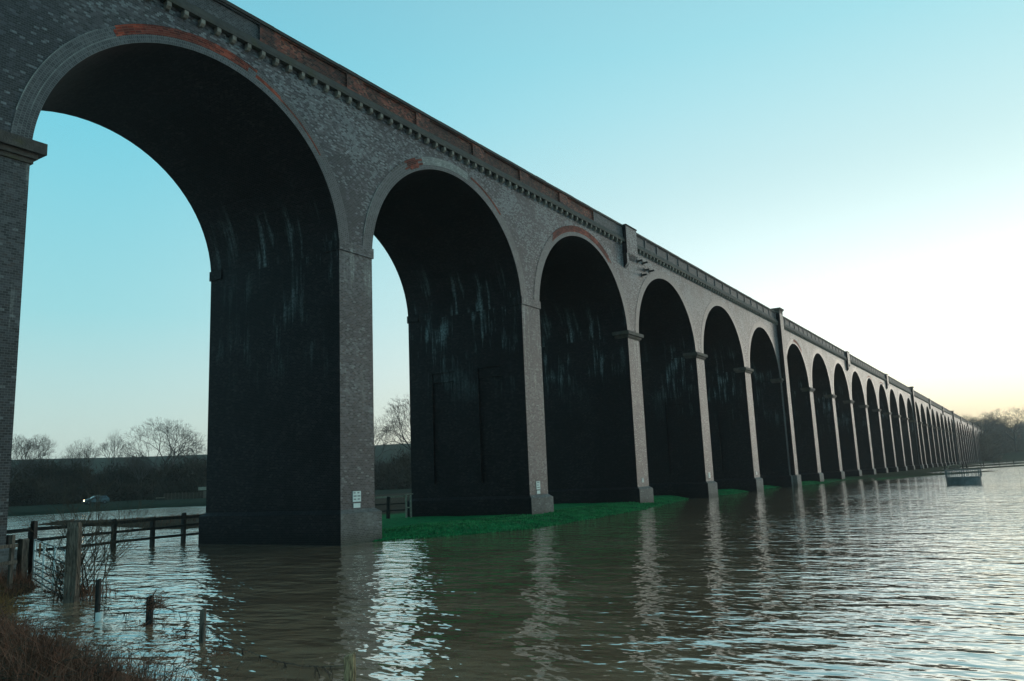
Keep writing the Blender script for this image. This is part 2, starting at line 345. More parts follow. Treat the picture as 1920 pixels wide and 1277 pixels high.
for n in range(-1, NP+1):                      # bays
    x0, x1 = xr(n-1), xl(n); P = arcpts(x0, x1); S = soffit_len(P)
    m0, m1 = (xl(n-1)+xr(n-1))/2, (xl(n)+xr(n))/2
    for y, fl in ((0, 0), (DEP, 1)):
        pass
    f = MB()
    for y, fl in ((0, 0), (DEP, 1)):
        def q(p, fl=fl): f.face(p if not fl else p[::-1])
        q([(m0, y, HS), (x0, y, HS), (x0, y, ZC), (m0, y, ZC)]); q([(x1, y, HS), (m1, y, HS), (m1, y, ZC), (x1, y, ZC)])
        for A, B in zip(P, P[1:]): q([(A[0], y, A[1]), (B[0], y, B[1]), (B[0], y, ZC), (A[0], y, ZC)])
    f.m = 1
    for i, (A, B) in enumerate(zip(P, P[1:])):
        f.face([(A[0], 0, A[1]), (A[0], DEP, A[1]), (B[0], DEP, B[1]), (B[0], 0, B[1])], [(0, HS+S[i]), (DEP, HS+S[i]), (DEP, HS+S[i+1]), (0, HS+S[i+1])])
    ar = f.build('arch', [M_FACE, M_SHADE], via)
    if n <= 14:
        rg = ringmb(x0, x1, 0, 80, 0.0, .60, -.012); rg.build('arch_ring', M_RING, ar)
        if n > 0:
            pass
    rep = {1: [(M_RED, 24, 47, .27, .60, -.018), (M_RED, 47, 52, .27, .42, -.018), (M_RED, 52, 63, .27, .35, -.018), (M_PALE, 5, 22, .585, .61, -.018), (M_PALE, 6, 24, .245, .262, -.018), (M_PALE, 47, 66, .245, .262, -.018)],
           2: [(M_RED, 24, 30, .12, .62, -.018), (M_PALE, 30, 45, .20, .60, -.018), (M_RED, 46, 58, .44, .56, -.018), (M_PALE, 4, 15, .56, .60, -.018)],
           3: [(M_RED, 22, 57, .25, .66, -.018)], 7: [(M_RED, 38, 56, .23, .60, -.018)], 11: [(M_RED, 30, 52, .2, .46, -.018)], 12: [(M_RED, 30, 50, .2, .46, -.018)]}
    for (mt, i0, i1, r0, r1, y) in rep.get(n, ()):
        nc = max(1, int(round((r1-r0)/.11))) if mt is M_RED else 1; big_ = None; rr0 = random.Random(n*7+i0)
        for kc in range(nc):                     # courses end at different bricks, as toothed-in work does
            a0, a1 = (i0*2+rr0.randint(0, 3), i1*2-rr0.randint(0, 4)) if nc > 1 else (i0*2, i1*2)
            q_ = ringmb(x0, x1, a0, a1, r0+(r1-r0)*kc/nc, r0+(r1-r0)*(kc+1)/nc, y, 160)
            if big_ is None: big_ = q_
            else:
                b0 = len(big_.v); big_.v += q_.v; big_.f += [tuple(v_+b0 for v_ in f_) for f_ in q_.f]; big_.uv += q_.uv; big_.mi += q_.mi
        big_.build('brick_repair', mt, ar)
# small drain holes along the haunches of arches 2, 3 and 4
for n, rows in ((2, 1), (3, 2), (4, 2)):
    Pn = arcpts(xr(n-1), xl(n), .58, 80); rg_ = range(20, 26) if n == 2 else range(2, 26)
    for i in rg_:
        if i % rows: continue
        x, z = Pn[i]; hm = MB(); hm.box((x-.06, -.016, z-.05), (x+.05, -.002, z+.05)); hm.build('weep_hole', M_IRON, via)
# cornice, corbels, parapet
XA, XB = xl(-2), xr(NP)
crn = MB()
crn.face([(XA, -.22, ZC), (XB, -.22, ZC), (XB, -.22, ZC+.14), (XA, -.22, ZC+.14)]); crn.face([(XA, .004, ZC), (XB, .004, ZC), (XB, -.22, ZC), (XA, -.22, ZC)])
crn.face([(XA, -.22, ZC+.14), (XB, -.22, ZC+.14), (XB, -.09, ZC+.42), (XA, -.09, ZC+.42)])
crn.face([(XB, DEP+.22, ZC), (XA, DEP+.22, ZC), (XA, DEP+.22, ZC+.14), (XB, DEP+.22, ZC+.14)]); crn.face([(XA, DEP, ZC), (XA, DEP+.22, ZC), (XB, DEP+.22, ZC), (XB, DEP, ZC)])
crn.face([(XA, .3, ZC+.3), (XB, .3, ZC+.3), (XB, DEP-.3, ZC+.3), (XA, DEP-.3, ZC+.3)])
cn = crn.build('cornice', M_LEDGE, via)
cb = MB(); x = 5.95-.675*30; k = 0
while x < 330:
    c = MB() if k >= 22 and k < 122 else cb
    c.loft([(x-.085, x+.085, -.12, -.0, ZC-.25), (x-.085, x+.085, -.2, -.0, ZC-.17), (x-.085, x+.085, -.2, -.0, ZC-.003)])
    if c is not cb: c.build('corbel', M_CORB, cn)
    x += .675; k += 1
tag(cb.build('distant_corbels', M_CORB, cn), kind='stuff')
par = MB(); parb = MB(); y0 = -.09; zt = HT-.14
refs = [3*k for k in range(-1, 15) if 3*k not in PIL]
brk = []
x = 9.9-4.73*6
edges = []; panels = []
while x < 42.6: edges.append((x-3.7, x)); x += 4.73
x = 44.75
while x < XB-3: edges.append((x+.22, x+2.28)); x += 2.36
cur = XA
def wallq(mb, a, b, z0, z1, y): mb.face([(a, y, z0), (b, y, z0), (b, y, z1), (a, y, z1)])
for (a, b) in edges:
    if (12 < b < 43): par = MB()
    mb = par if (12 < b < 43) else parb
    if a-cur > 0: wallq(mb if a > 10.2 else parb, cur, a, ZC+.42, zt, y0)
    wallq(mb, a, b, ZC+.42, ZC+.44, y0); wallq(mb, a, b, zt-.05, zt, y0)
    z0_, z1_ = ZC+.44, zt-.05; d = y0+(.09 if b < 43 else .055)
    wallq(mb, a, b, z0_, z1_, d)
    mb.face([(a, y0, z0_), (a, d, z0_), (a, d, z1_), (a, y0, z1_)]); mb.face([(b, d, z0_), (b, y0, z0_), (b, y0, z1_), (b, d, z1_)])
    mb.face([(a, y0, z0_), (b, y0, z0_), (b, d, z0_), (a, d, z0_)]); mb.face([(a, d, z1_), (b, d, z1_), (b, y0, z1_), (a, y0, z1_)])
    cur = b
    if (12 < b < 43): panels.append(par)
wallq(parb, cur, XB, ZC+.42, zt, y0)
for mb_ in (parb,):
    mb_.face([(XB, .3, ZC+.3), (XA, .3, ZC+.3), (XA, .3, zt), (XB, .3, zt)])
    mb_.box((XA, DEP-.3, ZC+.14), (XB, DEP+.09, zt), '-z')
pw = parb.build('parapet', M_PARB, via); [q_.build('brick_panel', M_PAR, pw) for q_ in panels]
cp = MB(); x = XA; sec = []
while x < XB:                                   # coping laid in lengths, a hair uneven
    l = min(1.18 if x < 150 else 12, XB-x); dz = random.uniform(-.012, .012); sec += [(x, HT+dz), (x+l-.012, HT+dz)]
    if x < 90: sec += [(x+l-.010, HT-.03), (x+l-.001, HT-.03)]
    x += l
for (xa, za), (xb, zb) in zip(sec, sec[1:]):
    cp.face([(xa, -.16, zt+.001), (xb, -.16, zt+.001), (xb, -.16, zb), (xa, -.16, za)]); cp.face([(xa, -.16, za), (xb, -.16, zb), (xb, .36, zb), (xa, .36, za)])
    cp.face([(xa, .36, za), (xb, .36, zb), (xb, .36, zt), (xa, .36, zt)]); cp.face([(xb, -.16, zt+.001), (xa, -.16, zt+.001), (xa, .36, zt), (xb, .36, zt)])
cp.build('coping', M_STONE, pw)
cp = MB(); cp.box((XA, DEP-.36, zt+.001), (XB, DEP+.16, HT)); cp.build('coping', M_STONE, pw)
for n in refs:                                  # refuges carried on stepped corbels
    if n > NP: continue
    a, b = xl(n)+.1, xl(n)+2.0
    m_ = MB(); m_.loft([(a, b, -.02, 0, 17.75), (a, b, -.35, 0, 18.05), (a, b, -.35, 0, HT-.02)]); m_.loft([(a+.002, a+.36, -.02, 0, 16.95), (a+.002, a+.36, -.30, 0, 17.25), (a+.002, a+.36, -.30, 0, 17.95)])
    rf = m_.build('refuge', [M_FACE, M_SHADE], via)
    for pl in rf.data.polygons: pl.material_index = int(pl.normal.x < -.5); m_ = MB(); m_.loft([(a-.03, b+.03, -.40, .40, HT-.018), (a-.03, b+.03, -.40, .40, HT+.05)]); m_.build('coping', M_STONE, rf)  # left faces of the refuge painted as in shade
for n in PIL:
    a = xl(n)+.75; b = a+1.45
    m_ = MB(); m_.m = 1; m_.face([(a, 0, -1.5), (a, -.48, -1.5), (a, -.48, HT+.24), (a, 0, HT+.24)]); m_.m = 0; m_.box((a, -.48, -1.5), (b, -.0, HT+.24), '-x+y'); po = m_.build('pilaster', [M_PIER, M_SHADE], via)  # shade painted on the left face
    c = MB(); c.loft([(a-.01, b+.01, -.49, .4, HT-.12), (a-.01, b+.01, -.49, .4, HT+.25), (a-.1, b+.1, -.57, .5, HT+.25), (a-.1, b+.1, -.57, .5, HT+.36), (a-.17, b+.17, -.64, .56, HT+.36), (a-.17, b+.17, -.64, .56, HT+.5)]); c.build('cap', M_CAP, po)
    c = MB(); c.box((a-.2, -.68, -1.5), (b+.2, -.202, 1.3)); c.build('plinth', M_PLINTH, po)
tm = MB()                                       # iron beam ends left of the fourth arch
for (u, z) in ((45.5, 17.95), (46.5, 18.0), (46.75, 17.5), (47.7, 17.6), (46.2, 17.0)):
    tm = MB(); tm.bar((u, -.42, z+.02), (u, -.03, z), .12, .12); tm.box((u-.12, -.05, z-.14), (u+.12, -.0, z+.14), '+y'); tm.build('beam_end', M_IRON, via)

# ------------------------------------------------------------------ ground, water
def poly(px): return np.array([G(u, v) for u, v in px])
shore = np.array([(15.7, 9), (15.7, -.35), (18.1, -2.0), (22.5, -3.9), (29, -3.3), (38, -2.3), (46, -.9), (52, .2), (57, 1.5), (62, -.2), (75, .9), (84, 1.0), (97, -1.2), (108, -.5), (119, -1.5), (135, -4), (156, -9)]+[tuple(G(u, v)) for u, v in ((1700, 887.5), (1742, 883.5), (1762, 879), (1795, 872.5), (1832, 864), (1870, 860.3), (1912, 857.6), (1990, 853.3))]+[(900, -900), (3000, -3000), (3500, 3000), (-500, 3000), (-500, 100), (-60, 95), (50.7, 88.9), (67, 89.4), (72, 74), (57, 60), (48, 46), (39.5, 36), (31.5, 26), (25.5, 20), (17, 10.5)])
reed = poly([(60, 983), (140, 977), (214, 977), (275, 973), (336, 969), (395, 964), (440, 962), (440, 982), (395, 985), (343, 991), (300, 989), (214, 986), (140, 983)])
spit = poly([(1640, 899), (1740, 890.5), (1800, 887), (1872, 881.5), (1872, 880.5), (1800, 884), (1740, 887), (1640, 894)])
def band(vt, vb, u0, u1, k=.062): return poly([(u, vt-k*(u-1850)) for u in (u0, (u0+u1)/2, u1)]+[(u, vb-k*(u-1850)) for u in (u1, (u0+u1)/2, u0)])
strip1, strip2, strip3 = band(874, 876.8, 1725, 2010), band(869, 872, 1740, 2010), band(864.3, 867.4, 1775, 2010)
bankl = np.array([(-400, -400), (-3.8, -400), (-4.6, -24), (-4.1, -18), (-3.2, -15), (-2.7, -12.8), (-2.1, -10), (-1.3, -6), (.2, -3.2), (2.2, -.8), (3.3, 1.4), (3, 9), (-4, 12), (-60, 20), (-400, 60)])
def sdist(Pg, X, Y):
    ins = np.zeros(X.shape, bool); D = np.full(X.shape, 1e18); n = len(Pg)
    for i in range(n):
        x0, y0 = Pg[i]; x1, y1 = Pg[(i+1) % n]
        c = ((y0 > Y) != (y1 > Y)); xi = (x1-x0)*(Y-y0)/(y1-y0+1e-12)+x0; ins ^= c & (X < xi)
        dx, dy = x1-x0, y1-y0; t = np.clip(((X-x0)*dx+(Y-y0)*dy)/(dx*dx+dy*dy+1e-12), 0, 1)
        D = np.minimum(D, (X-x0-t*dx)**2+(Y-y0-t*dy)**2)
    return np.where(ins, 1, -1)*np.sqrt(D)
def sm(x, a, b): t = np.clip((x-a)/(b-a), 0, 1); return t*t*(3-2*t)
def wav(X, Y, s, seed):
    r = np.random.default_rng(seed); z = np.zeros_like(X)
    for k in range(7):
        a = r.uniform(0, 6.28); f = r.uniform(.6, 1.6)/s; z += np.sin((X*math.cos(a)+Y*math.sin(a))*f*6.28+r.uniform(0, 6.28))
    return z/7
def height(X, Y):
    X = np.asarray(X, float); Y = np.asarray(Y, float)
    h = np.full(X.shape, -.5)
    def lay(Pg, top, soft):
        d = sdist(Pg, X, Y)+wav(X, Y, 3.5, 3)*.22
        return np.where(d > -soft, -.05*0+top*np.clip(d/soft, -1, 1), -9)
    h = np.maximum(h, lay(shore, .30, 1.6)); h = np.maximum(h, lay(reed, .25, 1.2))
    for s, w_ in ((spit, 1.2), (strip1, 2.), (strip2, 3.), (strip3, 3.)): h = np.maximum(h, lay(s, .12, w_))
    h = np.maximum(h, lay(bankl, .62, 1.5))
    h += np.where(h > .02, wav(X, Y, 2.2, 5)*.03+wav(X, Y, 9, 6)*.04, 0)
    dist = np.hypot(X-CAM[0], Y-CAM[1]); az = np.degrees(np.arctan2(Y-CAM[1], X-CAM[0]))
    hl = sm(az, 12, 30)*(1-sm(az, 120, 150))
    h += hl*(sm(dist, 95, 200)*.6+sm(dist, 230, 640)*(26+4.5*sm(-az, -58, -35)))
    hr = (1-sm(az, 4, 12))*sm(az, -60, -40)
    h += hr*sm(dist, 480, 900)*14
    return h
az1 = np.concatenate([np.arange(-12, 80, .16), np.arange(80, 348, 2.)]); az1 = np.radians(az1)
rad = np.concatenate([[.5], np.geomspace(3, 500, 330), np.geomspace(520, 6000, 40)])
A, Rr = np.meshgrid(az1, rad, indexing='ij'); GX = CAM[0]+Rr*np.cos(A); GY = CAM[1]+Rr*np.sin(A); GZ = height(GX, GY)
na, nr = A.shape; idx = np.arange(na*nr).reshape(na, nr); i2 = np.roll(idx, -1, 0)
F = np.stack([idx[:, :-1], idx[:, 1:], i2[:, 1:], i2[:, :-1]], -1).reshape(-1, 4)
m, t, p = material('flood_meadow_turf'); pos = t.nodes.new('ShaderNodeNewGeometry').outputs['Position']
s = t.nodes.new('ShaderNodeSeparateXYZ'); t.links.new(pos, s.inputs[0])
n1 = noise(t, pos, .35, 6, .65); n2 = noise(t, pos, 5., 5, .7)
g = mixc(t, mrange(t, n2, .3, .7), c3(.005, .080, .026), c3(.018, .215, .070))
dx = mth(t, 'ADD', s.outputs[0], mth(t, 'MULTIPLY', mth(t, 'SUBTRACT', n1, .5), 60.))
dull = mixc(t, mrange(t, n2, .3, .7), c3(.008, .018, .008), c3(.018, .036, .016))
g = mixc(t, mrange(t, dx, 82, 135), g, dull)
brn = mixc(t, mrange(t, n2, .3, .7), c3(.022, .014, .008), c3(.06, .038, .022))
g = mixc(t, mrange(t, s.outputs[0], 9, 4), g, brn)          # near bank: dead bracken litter
mud = mixc(t, mrange(t, mth(t, 'ADD', s.outputs[2], mth(t, 'MULTIPLY', n1, .12)), .02, .12), c3(.025, .019, .012), g)
yy = mrange(t, s.outputs[1], 20, 30)
mud = mixc(t, yy, mud, mixc(t, mrange(t, n1, .4, .6), c3(.006, .014, .008), c3(.011, .023, .012)))
yb = mth(t, 'MULTIPLY', mrange(t, mth(t, 'ADD', s.outputs[1], mth(t, 'MULTIPLY', n1, 4.)), 12, 17), mrange(t, s.outputs[1], 70, 62))
mud = mixc(t, yb, mud, brn)
t.links.new(mud, p.inputs['Base Color']); p.inputs['Roughness'].default_value = 1.; p.inputs['Specular IOR Level'].default_value = .05
b = t.nodes.new('ShaderNodeBump'); b.inputs['Distance'].default_value = .06; t.links.new(n2, b.inputs['Height']); t.links.new(b.outputs[0], p.inputs['Normal'])
M_TURF = m
tag(npmesh('ground', np.stack([GX, GY, GZ], -1).reshape(-1, 3), F, M_TURF), kind='structure').data.polygons.foreach_set('use_smooth', [True]*len(F))

m, t, p = material('brown_flood_water'); pos = t.nodes.new('ShaderNodeNewGeometry').outputs['Position']
cl = noise(t, pos, .35, 4, .6)
t.links.new(mixc(t, mrange(t, cl, .35, .65), c3(.34, .19, .10), c3(.48, .29, .165)), p.inputs['Base Color'])
p.inputs['Roughness'].default_value = .05; p.inputs['IOR'].default_value = 3.5
r1 = mapping(t, pos, (1.0, .55, 1), (0, 0, R(-32)))
w1 = noise(t, r1, 1.5, 2, .5); w2 = noise(t, r1, 3.8, 2, .5); w3 = noise(t, mapping(t, pos, (1, .5, 1), (0, 0, R(-50))), .5, 2, .5)
pat = mrange(t, noise(t, pos, .05, 3, .5), .35, .65, .7, 1.15)
hh = mth(t, 'ADD', mth(t, 'MULTIPLY', w1, .088), mth(t, 'ADD', mth(t, 'MULTIPLY', w2, .042), mth(t, 'MULTIPLY', w3, .08)))
ws = t.nodes.new('ShaderNodeSeparateXYZ'); t.links.new(pos, ws.inputs[0])
lee = mrange(t, ws.outputs[1], 5, 14, 1., 1.25)                    # wind ruffles the open side beyond the arches
opn = mrange(t, ws.outputs[0], 45, 100, 1., 1.05)
hh = mth(t, 'MULTIPLY', mth(t, 'MULTIPLY', hh, pat), mth(t, 'MULTIPLY', lee, opn))
b = t.nodes.new('ShaderNodeBump'); b.inputs['Distance'].default_value = 1.; b.inputs['Strength'].default_value = 1.; t.links.new(hh, b.inputs['Height']); t.links.new(b.outputs[0], p.inputs['Normal'])
p.inputs['Coat Weight'].default_value = 1.; p.inputs['Coat IOR'].default_value = 2.2; p.inputs['Coat Roughness'].default_value = .04; t.links.new(b.outputs[0], p.inputs['Coat Normal'])
M_WATER = m
wm = MB(); wm.face([(-500, -4000, 0), (4000, -4000, 0), (4000, 600, 0), (-500, 600, 0)])
tag(wm.build('water', M_WATER), kind='structure')
def hz(x, y): return float(height(np.array([x]), np.array([y]))[0])
# ------------------------------------------------------------------ simple materials
def plain(name, a, b, sc=6., rough=.7, bump=.01, spec=.3, stretch=(1, 1, 1), metal=0.):
    m, t, p = material(name); tcn = t.nodes.new('ShaderNodeTexCoord'); v = mapping(t, tcn.outputs['Object'], stretch)
    n1 = noise(t, v, sc, 5, .65)
    t.links.new(mixc(t, mrange(t, n1, .3, .7), a, b), p.inputs['Base Color']); p.inputs['Roughness'].default_value = rough; p.inputs['Specular IOR Level'].default_value = spec; p.inputs['Metallic'].default_value = metal
    bb = t.nodes.new('ShaderNodeBump'); bb.inputs['Distance'].default_value = bump; t.links.new(n1, bb.inputs['Height']); t.links.new(bb.outputs[0], p.inputs['Normal'])
    return m
M_BARK = plain('bare_bark', c3(.035, .028, .024), c3(.075, .06, .05), 3)
M_TWIG = plain('shrub_twig', c3(.035, .025, .018), c3(.08, .06, .035), 5)
M_HEDGE = plain('hedge_twigs', c3(.018, .014, .010), c3(.055, .040, .028), .12, 1., .0, .0)
M_WOODM = plain('woodland_twigs', c3(.07, .055, .042), c3(.18, .13, .095), .05, 1., .0, .0)
M_OAK = plain('grey_weathered_oak', c3(.045, .036, .030), c3(.20, .155, .12), 7, .85, .012, .2, (4, 4, .5))
M_DARKW = plain('wet_dark_timber', c3(.010, .009, .009), c3(.03, .026, .022), 5, .7, .006, .3, (3, 3, .6))
M_MOSSW = plain('mossy_post_timber', c3(.08, .05, .03), c3(.55, .37, .20), 9, .85, .01, .2, (4, 4, .8))
M_PALEW = plain('bleached_rail_timber', c3(.20, .18, .14), c3(.38, .35, .28), 7, .8, .006, .2)
M_GALV = plain('galvanised_tube', c3(.06, .075, .08), c3(.10, .12, .125), 12, .4, .001, .5, metal=.3)
M_WHITE = plain('white_paint', c3(.72, .80, .76), c3(.86, .9, .86), 10, .5, .001)
M_ORANGE = plain('orange_plastic', c3(.65, .20, .04), c3(.75, .28, .07), 10, .5, .001)
M_WIRE = plain('rusty_wire', c3(.03, .022, .018), c3(.07, .045, .03), 20, .6, .001)
M_DEAD = plain('dead_bracken', c3(.045, .018, .011), c3(.26, .115, .07), 1.4, .9)
M_STRAW = plain('orange_dead_reed', c3(.14, .07, .02), c3(.30, .17, .055), 4, .8)
M_GRASS = plain('bank_grass', c3(.007, .085, .026), c3(.030, .27, .080), .8, .8)
M_FEED = plain('feeder_steel', c3(.075, .085, .088), c3(.13, .14, .14), 3, .5, .002, .5, metal=.2)
M_CARP = plain('silver_blue_car_paint', c3(.05, .075, .085), c3(.07, .10, .11), 2, .3, .0, .5)
M_GLASS = plain('car_glass', c3(.02, .03, .035), c3(.03, .04, .05), 2, .08, .0, .7)
M_TYRE = plain('tyre_rubber', c3(.01, .01, .01), c3(.02, .02, .02), 8, .8, .0)
m_, t_, p_ = material('lit_headlamp'); p_.inputs['Emission Color'].default_value = (1, .62, .32, 1); p_.inputs['Emission Strength'].default_value = 14; M_LAMP = m_

# ------------------------------------------------------------------ grass blades on the bank below the arches
def blades(name, pts, hs, wd, mat, lean=.5, seed=1, parent=None, seg=2):
    r = np.random.default_rng(seed); n = len(pts); P = np.asarray(pts, float); h = np.asarray(hs)
    a = r.uniform(0, 6.283, n); l = r.uniform(.1, 1, n)*lean; b = r.uniform(0, 6.283, n)
    side = np.stack([np.cos(b), np.sin(b), np.zeros(n)], -1)*(wd*r.uniform(.6, 1.3, n))[:, None]/2
    dirn = np.stack([np.cos(a)*l, np.sin(a)*l, np.ones(n)], -1)
    mid = P+dirn*np.array([.6, .6, 1])*(h*.55)[:, None]; tip = P+dirn*h[:, None]*np.array([1.3, 1.3, .95])
    V = np.stack([P-side, P+side, mid-side*.7, mid+side*.7, tip], 1).reshape(-1, 3); k = np.arange(n)[:, None]*5
    F = np.concatenate([k+[0, 1, 3], k+[0, 3, 2], k+[2, 3, 4]])
    return npmesh(name, V, F, mat, parent)
rg = np.random.default_rng(5)
X = rg.uniform(15, 105, 90000); X = 15+(X-15)**1.0; Y = rg.uniform(-5, 1.6, 90000); Y = np.where(X < 32, Y*1.0, Y)
Z = height(X, Y); pn = np.array([any(xl(n)-.2 < x < xr(n)+.2 and y > -.2 for n in range(1, 8)) for x, y in zip(X, Y)])
ok = (Z > .0) & ~pn & (rg.uniform(0, 1, len(X)) < np.clip(38/(X+5), .15, 1)); P = np.stack([X, Y, Z-.02], -1)[ok]
tag(blades('bank_grass', P, rg.uniform(.04, .11, len(P)), .035+.0006*P[:, 0].mean(), M_GRASS, .8, 2), label='bright green grass on the bank between the brick piers and the flood', cat='grass', kind='stuff')

# ------------------------------------------------------------------ trees
def tree_mesh(seed, h, spread=.5, trunk=.22, lv=7, twr=.012, flat=1., r0=None):
    r = random.Random(seed); segs = []
    def grow(p, d, l, rad, k):
        n = 2 if k < 3 else 1; q = p; dd = d
        for i in range(n):
            dd = (dd+Vector((r.uniform(-1, 1), r.uniform(-1, 1), r.uniform(-.3, .7)))*.11).normalized()
            q2 = q+dd*(l/n); segs.append((q, q2, rad*(1-.25*i/n), rad*(1-.25*(i+1)/n))); q = q2
        if k >= lv: return
        c = 3 if (k in (0, 1, 2, 4) or r.random() < .35) else 2
        a0 = r.uniform(0, 6.28)
        for j in range(c):
            ang = (.30+.38*r.random())*(1.15 if k < 2 else 1)+spread*.25; az = a0+j*6.283/c+r.uniform(-.4, .4)
            u = dd.orthogonal().normalized(); w = dd.cross(u); nd = dd*math.cos(ang)+(u*math.cos(az)+w*math.sin(az))*math.sin(ang)
            nd.z = nd.z*flat+.10; nd.normalize()
            grow(q, nd, l*r.uniform(.62, .86), max(rad*r.uniform(.52, .68), twr), k+1)
    grow(Vector((0, 0, -.3)), Vector((r.uniform(-.05, .05), r.uniform(-.05, .05), 1)).normalized(), h*trunk, r0 or h*.022, 0)
    zt = max(s[1].z for s in segs); k = h/zt
    P0 = np.array([s[0] for s in segs])*k; P1 = np.array([s[1] for s in segs])*k; R0 = np.array([s[2] for s in segs]); R1 = np.array([s[3] for s in segs])
    return P0, P1, R0, R1
def tubes(P0, P1, R0, R1, n=3):
    d = P1-P0; d /= np.linalg.norm(d, axis=1)[:, None]+1e-9
    u = np.where(np.abs(d[:, 2:3]) < .9, np.array([[0, 0, 1.]]), np.array([[1., 0, 0]])); a = np.cross(d, u); a /= np.linalg.norm(a, axis=1)[:, None]+1e-9; b = np.cross(a, d)
    V = []
    for P_, R_ in ((P0, R0), (P1, R1)):
        for k in range(n): t = 2*math.pi*k/n; V.append(P_+(a*math.cos(t)+b*math.sin(t))*R_[:, None])
    V = np.stack(V, 1).reshape(-1, 3); m = len(P0); k0 = np.arange(m)[:, None]*2*n
    F = np.concatenate([k0+[k, (k+1) % n, n+(k+1) % n, n+k] for k in range(n)])
    return V, F
def tree(name, seed, h, **kw):
    cut = kw.pop('cut', .10); P0, P1, R0, R1 = tree_mesh(seed, h, **kw)
    root = empty(name); tr = R0 > cut*h/14
    V, F = tubes(P0[tr], P1[tr], R0[tr], R1[tr], 7); npmesh('trunk', V, F, M_BARK, root)
    V, F = tubes(P0[~tr], P1[~tr], R0[~tr], R1[~tr], 3); npmesh('crown', V, F, M_BARK, root)
    return root
def copy_tree(o):
    c = o.copy(); COL.objects.link(c)
    for ch in o.children: d = ch.copy(); COL.objects.link(d); d.parent = c
    return c
protos = [tree('bare_tree', 11, 14, lv=8, spread=.2, twr=.014), tree('bare_tree', 23, 14, lv=8, spread=.35, trunk=.2, twr=.014), tree('bare_tree', 37, 14, lv=7, spread=.0, trunk=.27, twr=.013), tree('bare_tree', 52, 14, lv=7, spread=.5, trunk=.16, twr=.02)]
used = set()
TREES = [  # column, distance, proto, height, turn, label
    (50, 205, 0, 15.5, .3, 'leafless tree with a rounded crown beside the nearest pier at far left'),
    (143, 215, 2, 14.8, 1.2, 'slender leafless tree standing behind the lit car'),
    (168, 330, 2, 19.0, 2.2, 'small leafless tree on the hill just right of the slender one'),
    (212, 360, 2, 21.5, .6, 'low spreading leafless tree on the hill brow between two taller trees'),
    (243, 300, 2, 15.5, 2.0, 'scrubby leafless tree on the hill left of the large forked tree'),
    (300, 200, 1, 18.6, .1, 'largest leafless tree with a wide forked crown above the far fields'),
    (262, 198, 2, 11.5, 3.9, 'short leafless tree under the left side of the large forked tree'),
    (345, 285, 3, 17., 4.1, 'low leafless tree on the hill right of the large forked tree'),
    (796, 150, 1, 17.8, 1.9, 'tall leafless tree half hidden behind the second pier'),
    (704, 330, 3, 23., .9, 'small leafless tree on the hill beside the first pier'),
    (20, 200, 1, 14.5, 2.6, 'leafless tree mostly hidden behind the nearest pier'),
    (1836, 600, 1, 30, .5, 'pale sunlit leafless tree rising above the wood at the viaduct end'),
    (1858, 690, 3, 29, 1.5, 'rounded bare tree in the wood right of the pale sunlit tree'),
    (1882, 660, 0, 26, 2.5, 'bare tree in the dip of the distant wood'),
    (1912, 650, 1, 32, 3.5, 'tall bare tree at the right edge of the distant wood'),
    (1812, 620, 0, 27, 4.5, 'bare tree peeping over the far end of the parapet')]
for (u, d, k, h, rz, lab) in TREES:
    o = protos[k] if k not in used else copy_tree(protos[k]); used.add(k)
    x, y = AZ(u, d); o.location = (x, y, hz(x, y)-.2); o.rotation_euler = (0, 0, rz); s = h/14; o.scale = (s, s, s) if k != 2 and u != 50 else (s*.7, s*.7, s)
    tag(o, lab, 'tree', 'bare winter trees')
# twiggy masses: many small slivers through lumpy volumes
def brush(name, lumps, mat, per, size, seed):
    r = np.random.default_rng(seed); Vs = []
    for (x, y, z, a, b, c) in lumps:
        n = int(per*a*c*(1+.2*r.random())); u = r.normal(size=(n, 3)); u /= np.linalg.norm(u, axis=1)[:, None]; u[:, 2] = np.abs(u[:, 2])*1.0-.15*(r.random(n) < .3)
        rr = r.uniform(.55, 1.0, n)**.5*(1+.12*r.normal(size=n)); P = np.array([x, y, z])+u*rr[:, None]*np.array([a, b, c])
        d = r.normal(size=(n, 3))+u*np.array([.8, .8, 1.5]); d /= np.linalg.norm(d, axis=1)[:, None]; e = np.cross(d, r.normal(size=(n, 3))); e /= np.linalg.norm(e, axis=1)[:, None]
        L_ = size*r.uniform(.6, 1.8, n)[:, None]; w = L_*r.uniform(.03, .12, n)[:, None]
        Vs.append(np.stack([P-e*w, P+e*w, P+d*L_], 1))
    V = np.concatenate(Vs).reshape(-1, 3); F = np.arange(len(V)).reshape(-1, 3)
    return npmesh(name, V, F, mat)
r = random.Random(3); lumps = []
for i in range(230):
    u = r.uniform(-160, 830); d = r.uniform(178, 262); x, y = AZ(u, d); hh = r.uniform(4.6, 9.6)*(1.0 if d > 195 else .6)
    lumps.append((x, y, hz(x, y)-.5, r.uniform(3, 6), r.uniform(3, 6), hh))
tag(brush('hedgerow', lumps, M_HEDGE, 75, .8, 4), label='dark leafless hedgerow thicket across the foot of the far hill', cat='hedgerow', kind='stuff')
lumps = []
for i in range(230):
    d = 530+620*r.random(); u = r.uniform(1827, 1843) if d < 640 else r.uniform(1770, 2350); x, y = AZ(u, d)
    lumps.append((x, y, hz(x, y)-1, r.uniform(6, 11), r.uniform(6, 11), r.uniform(14, 21.5)*(1 if d > 600 else .8)))
tag(brush('distant_wood', lumps, M_WOODM, 22, 1.7, 9), label='brown leafless wood closing the view beyond the far end of the viaduct', cat='woodland', kind='stuff')

